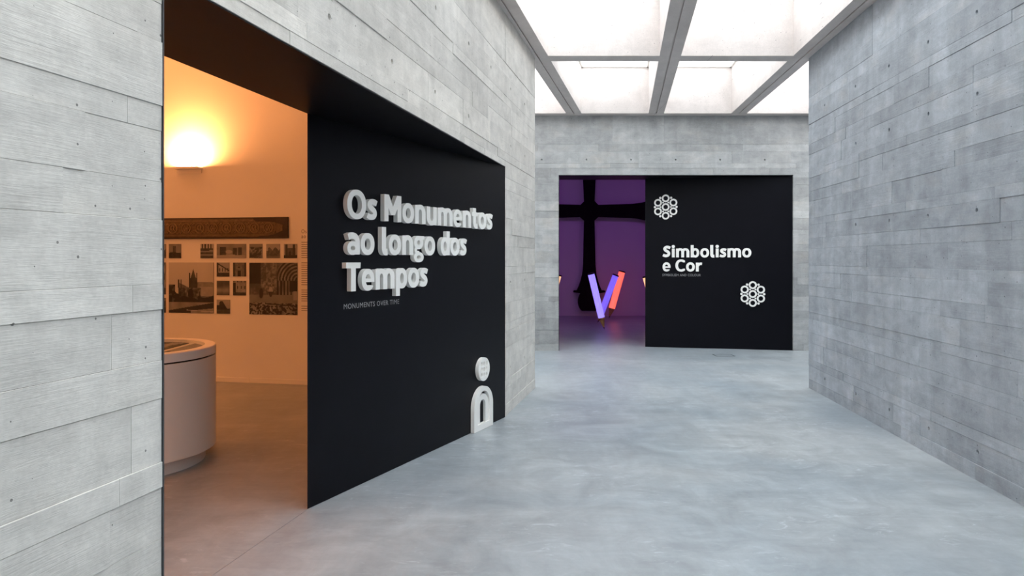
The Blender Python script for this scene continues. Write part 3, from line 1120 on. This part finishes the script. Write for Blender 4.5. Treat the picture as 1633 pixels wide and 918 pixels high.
def church(U, V, nz, rng):
    I = 0.72 + 0.12 * V + 0.05 * nz(4)
    town = (V < 0.62) & (V > 0.30)
    roofline = 0.55 + 0.05 * np.sin(U * 9) * (U < 0.45) + 0.06 * (U > 0.62) * (U < 0.98)
    I = np.where((V < roofline) & (U > 0.22), 0.30 + 0.2 * nz(14), I)
    I = np.where((V < 0.60) & (V > 0.46) & (U > 0.66), 0.45 + 0.1 * nz(20), I)
    I = np.where((V < 0.52) & (V > 0.34) & (U > 0.70), 0.58 + 0.06 * nz(20), I)
    tower = (np.abs(U - 0.55) < 0.065) & (V < 0.69)
    I = np.where(tower, 0.10 + 0.12 * nz(18), I)
    spire = (np.abs(U - 0.55) < 0.06 * (0.87 - V) / 0.18) & (V >= 0.69) & (V < 0.87)
    I = np.where(spire, 0.12 + 0.1 * nz(18), I)
    for px in (0.47, 0.63, 0.22, 0.28):
        I = np.where((np.abs(U - px) < 0.012) & (V < (0.80 if px > 0.4 else 0.66)) & (V > 0.5), 0.1, I)
    nave = (U > 0.22) & (U < 0.72) & (V < 0.50) & (V > 0.28)
    I = np.where(nave, 0.16 + 0.35 * nz(16) * (nz(30) > 0.45), I)
    win = nave & (np.sin(U * 75) > 0.75) & (V > 0.33) & (V < 0.43)
    I = np.where(win, 0.03, I)
    arch_ = (np.hypot((U - 0.5) * 1.2, np.maximum(V - 0.42, 0)) < 0.06) & (V > 0.3)
    I = np.where(arch_, 0.02, I)
    trees = V < 0.30 + 0.14 * nz(9) - 0.08 * (np.abs(U - 0.45) < 0.2)
    I = np.where(trees & (V > 0.16), 0.025 + 0.07 * nz(25), I)
    I = np.where((U < 0.14) & (V < 0.56) & (V > 0.2), 0.04 + 0.2 * (nz(22) > 0.7), I)
    g_ = V < 0.21
    I = np.where(g_, 0.42 + 0.15 * nz(12), I)
    I = np.where(g_ & (V < 0.05 + 0.16 * U) & (V > 0.10 * U), 0.05 + 0.05 * nz(20), I)
    I = np.where((V < 0.05) & (U < 0.5), 0.05, I)
    I = np.where((np.abs(V - 0.03 - 0.05 * (1 - U)) < 0.008) & (U > 0.4), 0.7, I)
    return I


def portal(U, V, nz, rng):
    I = 0.20 + 0.28 * nz(12) * nz(26)
    I = np.where((U < 0.24) & (V > 0.60), 0.02 + 0.03 * nz(8), I)
    I = np.where((U > 0.24) & (U < 0.58) & (V > 0.42), 0.20 + 0.26 * nz(36) * nz(12) + 0.16 * (nz(30) > 0.62), I)
    cx, cy = 1.02, 0.66
    R = np.hypot(U - cx, (V - cy) * 1.05)
    ribs = (np.sin(R * 95) > 0.1)
    I = np.where((U > 0.58) & (V > cy) & (R < 0.48), np.where(ribs, 0.46, 0.06) * (0.7 + 0.5 * nz(10)), I)
    cols = (np.sin(U * 92) > 0.0)
    I = np.where((U > 0.58) & (U < 0.93) & (V < cy) & (V > 0.38), np.where(cols, 0.42, 0.05) * (0.6 + 0.6 * nz(10)), I)
    I = np.where((U > 0.84) & (V > 0.44) & (V < 0.66), 0.03, I)
    g_ = V < 0.38
    I = np.where(g_, 0.36 + 0.14 * nz(9), I)
    rub = (V < 0.19 + 0.05 * nz(6))
    I = np.where(rub, np.where(nz(38) > 0.52, 0.55, 0.07) * (0.6 + 0.5 * nz(9)), I)
    I = np.where((np.abs(V - 0.21 + 0.07 * (U - 0.4)) < 0.012) & (U > 0.35), 0.06, I)
    I = np.where((U > 0.92) & (V > 0.28) & (V < 0.45), 0.58, I)
    for px, h_ in ((0.25, 0.5), (0.45, 0.53)):
        body = np.hypot((U - px) / 0.042, (V - (h_ - 0.09)) / 0.10) < 1
        I = np.where(body, 0.03 if px < 0.3 else 0.62 - 0.5 * (V < 0.44), I)
    return I


def small_scene(kind):
    def p(U, V, nz, rng):
        I = 0.55 + 0.2 * V
        if kind == 0:      # tower in a field
            I = 0.42 + 0.12 * nz(5)
            I = np.where((np.abs(U - 0.45) < 0.13) & (V > 0.3) & (V < 0.85), 0.16 + 0.12 * nz(9), I)
            I = np.where(V < 0.34 + 0.1 * nz(6), 0.05 + 0.1 * nz(12), I)
        elif kind == 1:    # timber structure
            I = 0.12 + 0.1 * nz(8)
            I = np.where((np.sin(U * 28) > 0.2) & (V > 0.7), 0.8, I)
            I = np.where((np.abs(V - 0.45) < 0.05) | (np.abs(V - 0.22) < 0.04), 0.5, I)
            I = np.where((V < 0.6) & (V > 0.5) & (U > 0.2), 0.55 * (nz(9) > 0.4), I)
        elif kind == 2:    # ruined walls
            I = 0.42 + 0.15 * nz(6)
            for c, w_, h_ in ((0.22, 0.11, 0.78), (0.62, 0.07, 0.7), (0.80, 0.06, 0.75)):
                I = np.where((np.abs(U - c) < w_) & (V < h_) & (V > 0.2), 0.10 + 0.12 * nz(14), I)
            I = np.where((np.hypot(U - 0.42, (V - 0.45)) < 0.12), 0.68, I)
            I = np.where(V < 0.2 + 0.06 * nz(5), 0.66, I)
        elif kind == 3:    # trees
            I = np.where(nz(7) + 0.5 * nz(15) > 0.7, 0.12, 0.5 * nz(6) + 0.1)
            I = np.where(V > 0.8, 0.5, I)
        elif kind == 4:    # ruin skyline
            I = 0.62 + 0.05 * nz(3)
            sk_ = 0.5 + 0.25 * np.abs(np.sin(U * 7)) * (U > 0.15)
            I = np.where(V < sk_, 0.14 + 0.2 * nz(12), I)
            I = np.where(V < 0.15, 0.35, I)
        elif kind == 5:    # twin towers
            I = 0.68 + 0 * U
            I = np.where((U > 0.12) & (U < 0.88) & (V < 0.72), 0.2 + 0.12 * nz(10), I)
            for c in (0.2, 0.78):
                I = np.where((np.abs(U - c) < 0.09) & (V < 0.98), 0.14, I)
            I = np.where((np.abs(U - 0.48) < 0.07) & (V < 0.45) & (V > 0.2), 0.03, I)
            I = np.where(V < 0.22, 0.06 + 0.08 * nz(10), I)
        elif kind == 6:    # gabled house
            I = 0.62 + 0.05 * nz(4)
            I = np.where((U > 0.15) & (V < 0.95 - 0.6 * U) & (V > 0.25), 0.66 + 0.1 * nz(8), I)
            I = np.where(np.abs(V - (0.97 - 0.55 * U)) < 0.05, 0.06, I)
            I = np.where((np.sin(U * 30) > 0.6) & (V > 0.35) & (V < 0.6) & (U > 0.2), 0.1, I)
            I = np.where((U < 0.16) | (V < 0.28), 0.06 + 0.12 * nz(9), I)
        elif kind == 7:    # doorway
            I = 0.26 + 0.16 * nz(9)
            I = np.where((np.abs(U - 0.48) < 0.25) & (V < 0.8), 0.36 + 0.1 * nz(12), I)
            I = np.where((np.abs(U - 0.48) < 0.12) & (V < 0.42), 0.02, I)
            I = np.where((np.abs(U - 0.48) < 0.07) & (np.abs(V - 0.65) < 0.06), 0.06, I)
            I = np.where((U < 0.15) | (U > 0.9), 0.06, I)
        elif kind == 8:    # mist and hill
            I = 0.22 + 0.28 * np.exp(-((V - 0.35) / 0.2) ** 2) + 0.1 * nz(5)
        elif kind == 9:    # facade with ladder
            I = 0.48 + 0.14 * nz(9)
            I = np.where((U < 0.22) & (V < 0.85), 0.06, I)
            I = np.where((np.sin(U * 22) > 0.75) & (np.sin(V * 14) > 0.2), 0.08, I)
            I = np.where(V < 0.2, 0.08 + 0.2 * nz(10), I)
        else:              # dark trees on pale sky
            I = 0.55 + 0.1 * V
            t_ = 0.62 + 0.28 * np.sin(U * 6 - 0.6) * (U > 0.2)
            I = np.where((V < t_) & (V > 0.3), 0.04 + 0.06 * nz(10), I)
            I = np.where(V < 0.3, 0.16 + 0.1 * nz(8), I)
        return I
    return p


PHOTOS = [  # u0, u1, z0, z1, painter, label
    (-0.684, -0.511, 1.554, 1.735, small_scene(0), 'small sepia photograph of a lone tower, leftmost of the upper row in view'),
    (-0.235, -0.059, 1.554, 1.734, small_scene(1), 'small dark photograph of a timbered building in the upper row'),
    (-0.007, 0.397, 1.554, 1.733, small_scene(2), 'wide sepia photograph of ruined walls in the upper row'),
    (0.443, 0.619, 1.554, 1.732, small_scene(3), 'small photograph of foliage above the portal photograph'),
    (0.674, 0.857, 1.554, 1.731, small_scene(4), 'small photograph of a ruin against pale sky in the upper row'),
    (0.910, 1.086, 1.554, 1.730, small_scene(5), 'small photograph of a twin-towered facade, rightmost of the upper row'),
    (-0.684, -0.051, 0.858, 1.499, church, 'large square photograph of a church with a spire'),
    (-0.007, 0.167, 1.322, 1.499, small_scene(6), 'small photograph of a gabled house right of the church photograph'),
    (0.219, 0.396, 1.325, 1.499, small_scene(7), 'small photograph of a doorway beside the portal photograph'),
    (-0.007, 0.167, 1.089, 1.270, small_scene(8), 'small misty photograph below the gabled house photograph'),
    (0.219, 0.396, 1.088, 1.270, small_scene(9), 'small photograph of a facade with a ladder below the doorway photograph'),
    (-0.007, 0.176, 0.857, 1.032, small_scene(10), 'small photograph of dark trees, lowest of the small prints'),
    (0.443, 1.090, 0.853, 1.498, portal, 'large photograph of a ribbed stone portal with rubble'),
    (-0.93, -0.73, 1.554, 1.735, small_scene(4), 'small photograph cut off by the concrete edge in the upper row'),
    (-1.10, -0.73, 1.09, 1.499, small_scene(9), 'photograph cut off by the concrete edge left of the church photograph'),
    (-1.10, -0.73, 0.858, 1.045, small_scene(3), 'low photograph cut off by the concrete edge below another'),
]
for k, (u0, u1, z0, z1, pt_, lab) in enumerate(PHOTOS):
    w_, h_ = u1 - u0, z1 - z0
    me = print_mesh('photograph', w_, h_, pt_, 0.0065 if w_ > 0.5 else 0.0062, 40 + k)
    o = link('photograph', me, M_PRINT, None, (*ow(u0, 0), z0), oang)
    tag(o, lab, 'photograph', 'photographs on the warm room wall')

# wall text, cut off by the black panel
wt = empty('wall_text', (*ow(1.14, 0), 0.9), oang)
tag(wt, 'dark wall text column beside the portal photograph', 'text')
flat_text('heading_line', 'Os Monumentos', 0.0, 0.42, 0.960, 0.047, wt, M_TEXT)
flat_text('heading_line', 'ao longo dos', 0.0, 0.36, 0.900, 0.047, wt, M_TEXT)
rr = random.Random(5)
zz = 0.846
for n_ in (8, 11, 6, 3):
    for i in range(n_):
        box('text_line', (0.0, -0.0012, zz), (0.48 + rr.uniform(-0.06, 0.03), -0.0004, zz + 0.0065), M_TEXT, wt)
        zz -= 0.0269
    zz -= 0.0375

# display case: white drum with a glass top
CC = (-2.895, 5.19)
CR = 0.592
case = empty('display_case', (CC[0], CC[1], 0.0), 0)
tag(case, 'white cylindrical display case with glass top in the warm-lit room', 'display case')
lathe('plinth', [(0, 0.001), (CR - 0.075, 0.001), (CR - 0.075, 0.105), (0, 0.105)], M_CASE, case, 72)
# drum in four curved panels with hairline seams
def arc_panel(name, a0, a1, r0, r1, z0, z1, mat, parent, n=24):
    bm = bmesh.new()
    cols = []
    for i in range(n + 1):
        a = a0 + (a1 - a0) * i / n
        c, s = math.cos(a), math.sin(a)
        cols.append([bm.verts.new((r * c, r * s, z)) for r, z in ((r1, z0), (r1, z1), (r0, z1), (r0, z0))])
    for i in range(n):
        for k in range(4):
            bm.faces.new((cols[i][k], cols[i + 1][k], cols[i + 1][(k + 1) % 4], cols[i][(k + 1) % 4]))
    bm.faces.new(cols[0])
    bm.faces.new(cols[-1][::-1])
    me = from_bm(name, bm, True)
    me.set_sharp_from_angle(angle=math.radians(35))
    return link(name, me, mat, parent)
seam = math.radians(-62)
for k in range(4):
    arc_panel('side_panel', seam + k * math.pi / 2 + 0.0015, seam + (k + 1) * math.pi / 2 - 0.0015, CR - 0.02, CR, 0.106, 0.800, M_CASE, case)
lathe('shadow_gap', [(0, 0.107), (CR - 0.022, 0.107), (CR - 0.022, 0.811), (0, 0.811)], M_DARK, case, 72)
RI = CR - 0.078
lathe('top_ring', [(RI, 0.812), (CR, 0.812), (CR, 0.872), (CR - 0.006, 0.878), (RI, 0.878)], M_CASE, case, 72, close=True)
lathe('inner_floor', [(0, 0.8115), (RI - 0.0005, 0.8115), (RI - 0.0005, 0.850), (0, 0.850)], M_CASE, case, 72)
lathe('glass_top', [(0, 0.8685), (RI - 0.0005, 0.8685), (RI - 0.0005, 0.874), (0, 0.874)], M_GLASS, case, 72)


def case_print(x0, x1, painter, seed, label):
    """print lying under the glass, trimmed to the round case"""
    n = 56
    r = RI - 0.012
    cell = 2 * r / n
    me0 = print_mesh('tmp', 2 * r, 2 * r, painter, cell, seed)
    at = me0.color_attributes['print'].data
    bm = bmesh.new()
    lay = bm.loops.layers.float_color.new('print')
    vs = {}
    def vert(i, j):
        if (i, j) not in vs:
            x, y = -r + i * cell, -r + j * cell
            x = min(max(x, x0), x1)
            l = math.hypot(x, y)
            if l > r:
                x, y = x * r / l, y * r / l
            vs[(i, j)] = bm.verts.new((x, y, 0.004))
        return vs[(i, j)]
    for j in range(n):
        for i in range(n):
            cxx, cyy = -r + (i + 0.5) * cell, -r + (j + 0.5) * cell
            if not (x0 < cxx < x1) or math.hypot(cxx, cyy) > r:
                continue
            f = bm.faces.new((vert(i, j), vert(i + 1, j), vert(i + 1, j + 1), vert(i, j + 1)))
            c = at[(j * n + i) * 4].color[:]
            for lp in f.loops:
                lp[lay] = c
    ex = bmesh.ops.extrude_face_region(bm, geom=bm.faces[:])
    bmesh.ops.translate(bm, verts=[v for v in ex['geom'] if isinstance(v, bmesh.types.BMVert)], vec=(0, 0, -0.0035))
    me = bpy.data.meshes.new('case_photograph')
    bm.to_mesh(me)
    bm.free()
    bpy.data.meshes.remove(me0)
    o = link('case_photograph', me, M_PRINT, None, (CC[0], CC[1], 0.850))
    tag(o, label, 'photograph', 'prints inside the display case')


def p_right(U, V, nz, rng):
    I = 0.62 + 0.06 * nz(5)
    m_ = V < 0.28 + 0.35 * np.clip((U - 0.70) / 0.25, 0, 1) + 0.18 * (nz(14) - 0.5)
    I = np.where(m_, 0.05 + 0.2 * (nz(24) > 0.72), I)
    return I


def p_left(U, V, nz, rng):
    I = 0.5 + 0.2 * nz(5)
    I = np.where(nz(11) > 0.52, 0.06, I)
    return I
case_print(0.295, 0.52, p_right, 91, 'print with dark tree shapes at the right under the glass of the display case')
case_print(-0.52, 0.235, p_left, 92, 'patchy dark print left of the pale strip in the display case')

# ------------------------------------------------------------------ violet room
struct(box('wall_violet_room_far', (-2.6, 18.5, 0), (8.2, 18.7, ZT), M_PURPLE), 'violet-lit far wall behind the cross')
struct(box('wall_violet_room_left', (-2.8, 12.1, 0), (-2.6, 18.7, ZT), M_PURPLE))
struct(box('wall_violet_room_right', (8.2, 12.1, 0), (8.4, 18.7, ZT), M_PURPLE))
tag(box('cover_plate', (2.58, 18.490, 1.33), (2.70, 18.4995, 1.41), M_PURPLE, None, 0.002), 'small blank cover plate on the violet wall right of the cross', 'cover plate')
# violet fill lamps added out of view to light the room, fixtures made up
for x, lab in ((1.2, 'added unseen violet fill lamp over the left half of the violet room'), (4.6, 'added unseen violet fill lamp over the right half of the violet room')):
    t = empty('added_violet_lamp', (x, 15.6, 4.6))
    tag(t, lab, 'lamp', 'added violet fill lamps')
    box('housing', (-0.5, -0.1, 0.0), (0.5, 0.1, 0.08), M_STEEL, t, 0.005)
    box('suspension_rod', (-0.01, -0.01, 0.08), (0.01, 0.01, 0.119), M_STEEL, t)
    ld = bpy.data.lights.new('violet_fill_light', 'AREA')
    ld.shape = 'RECTANGLE'
    ld.size, ld.size_y = 0.9, 0.16
    ld.energy = 20
    ld.color = (0.58, 0.16, 0.95)
    lo = bpy.data.objects.new('violet_fill_light', ld)
    COL.objects.link(lo)
    lo.parent = t
    lo.location = (0, 0, -0.004)

# tall cross against the wall: outline with flared ends and chamfered crossing
crs = empty('processional_cross', (2.085, 18.498, 0))
tag(crs, 'tall black cross with flared arms against the violet wall', 'cross')
PXM = 18.35 / 1089.0
def arm(length, w0, w1, flare):
    """half outline of one arm along +x from the crossing"""
    pts = [(w0, w0)]
    return pts
def arm_shape(L, hw, tip, lobe):
    """arm along +y: shaft widening smoothly near its end, with ears and a rounded lobe"""
    up = []
    for i in range(15):
        t = i / 14
        y_ = 0.2 + (L - 0.2) * t
        w_ = hw + 0.04 * t + (tip - hw - 0.04) * max(0, (t - 0.62) / 0.38) ** 2.2
        up.append((w_, y_))
    ear = [(tip + 0.09, L + 0.0), (tip + 0.10, L + 0.05), (tip * 0.55, L + 0.085)]
    right = up + ear
    poly = [(hw, 0)] + right + [(-x, y_) for x, y_ in right[::-1]] + [(-hw, 0)]
    return s_un(s_poly(poly), s_in(s_ell(0, L + 0.30, lobe, 0.32, 2.2), s_box(-lobe, L, lobe, L + 0.55)))
def turn(f, k):
    c, s = [(1, 0), (0, 1), (-1, 0), (0, -1)][k]
    return lambda X, Y: f(c * X + s * Y, -s * X + c * Y)
zc = 1.55 + (412 - 336) * PXM
low = arm_shape(2.14, 0.135, 0.33, 0.30)
oth = arm_shape(1.55, 0.16, 0.26, 0.26)
chamf = s_poly([(0.26, 0), (0, 0.26), (-0.26, 0), (0, -0.26)])
chamf2 = s_in(s_box(-0.25, -0.25, 0.25, 0.25), s_poly([(0.40, 0), (0, 0.40), (-0.40, 0), (0, -0.40)]))
shape = s_un(turn(low, 2), turn(oth, 1), turn(oth, 3), turn(arm_shape(1.2, 0.135, 0.2, 0.2), 0), chamf2)
on_m = outline_mesh('cross_body', contours(shape, (-2.3, -2.8, 2.3, 2.0), 0.018), 1.0, 0.14)
link('cross_body', on_m, M_CROSS, crs, (0, -0.0, zc))

# giant luminous pencils leaning on their tips
def pencil(tip, top, rad, col, strength, label):
    tip, top = Vector(tip), Vector(top)
    d = top - tip
    L = d.length
    t = empty('pencil_lamp', tip)
    t.rotation_mode = 'QUATERNION'
    t.rotation_quaternion = d.to_track_quat('Z', 'Y')
    tag(t, label, 'lamp', 'giant pencil lamps in the violet room')
    m = emissive('pencil_glow', col, strength, (0.75, 0.72, 0.72))
    c = L * 0.215
    lathe('lead_tip', [(0, 0.0), (rad * 0.20, c * 0.22), (0, c * 0.22)], M_DARK, t, 20)
    lathe('wood_cone', [(rad * 0.20, c * 0.2205), (rad * 0.98, c), (0, c), ], M_WOOD, t, 20)
    lathe('glowing_tube', [(0, c + 0.001), (rad, c + 0.001), (rad, L - 0.035), (0, L - 0.035)], m, t, 6, smooth=False)
    lathe('end_cap', [(0, L - 0.034), (rad * 1.02, L - 0.034), (rad * 1.02, L - 0.008), (rad * 0.8, L), (0, L)], M_DARK, t, 20)
    return t
pencil((2.005, 14.81, 0.004), (1.705, 14.78, 1.24), 0.075, (0.30, 0.22, 1.0), 1.15, 'violet-blue glowing giant pencil standing in front of the others')
pencil((2.054, 16.39, 0.004), (2.495, 16.38, 1.165), 0.080, (0.15, 0.09, 0.95), 0.95, 'deep blue glowing giant pencil crossing behind the violet-blue one')
pencil((2.495, 17.58, 0.004), (2.842, 17.60, 1.23), 0.085, (1.0, 0.12, 0.04), 1.25, 'orange-red glowing giant pencil leaning right')
pencil((0.79, 16.0, 0.004), (1.095, 16.0, 1.175), 0.075, (1.0, 0.50, 0.22), 1.3, 'pale orange glowing pencil mostly hidden behind the left jamb')
pencil((3.43, 16.0, 0.004), (3.125, 16.0, 1.14), 0.075, (1.0, 0.50, 0.22), 1.3, 'pale orange glowing pencil mostly hidden behind the far black panel')

# ------------------------------------------------------------------ floor box
fb = empty('floor_box', (3.39, 10.93, 0.0), math.radians(2))
tag(fb, 'flush metal-framed floor box in front of the far black panel', 'floor box')
bm = bmesh.new()
for a in ((-0.15, -0.11, 0.15, -0.098), (-0.15, 0.098, 0.15, 0.11), (-0.15, -0.0979, -0.138, 0.0979), (0.138, -0.0979, 0.15, 0.0979)):
    bm_box(bm, a[0], a[1], 0.0005, a[2], a[3], 0.0035)
link('frame', from_bm('frame', bm), M_STEEL, fb)
box('lid', (-0.136, -0.096, 0.0005), (0.136, 0.096, 0.0025), M_FLOOR, fb)
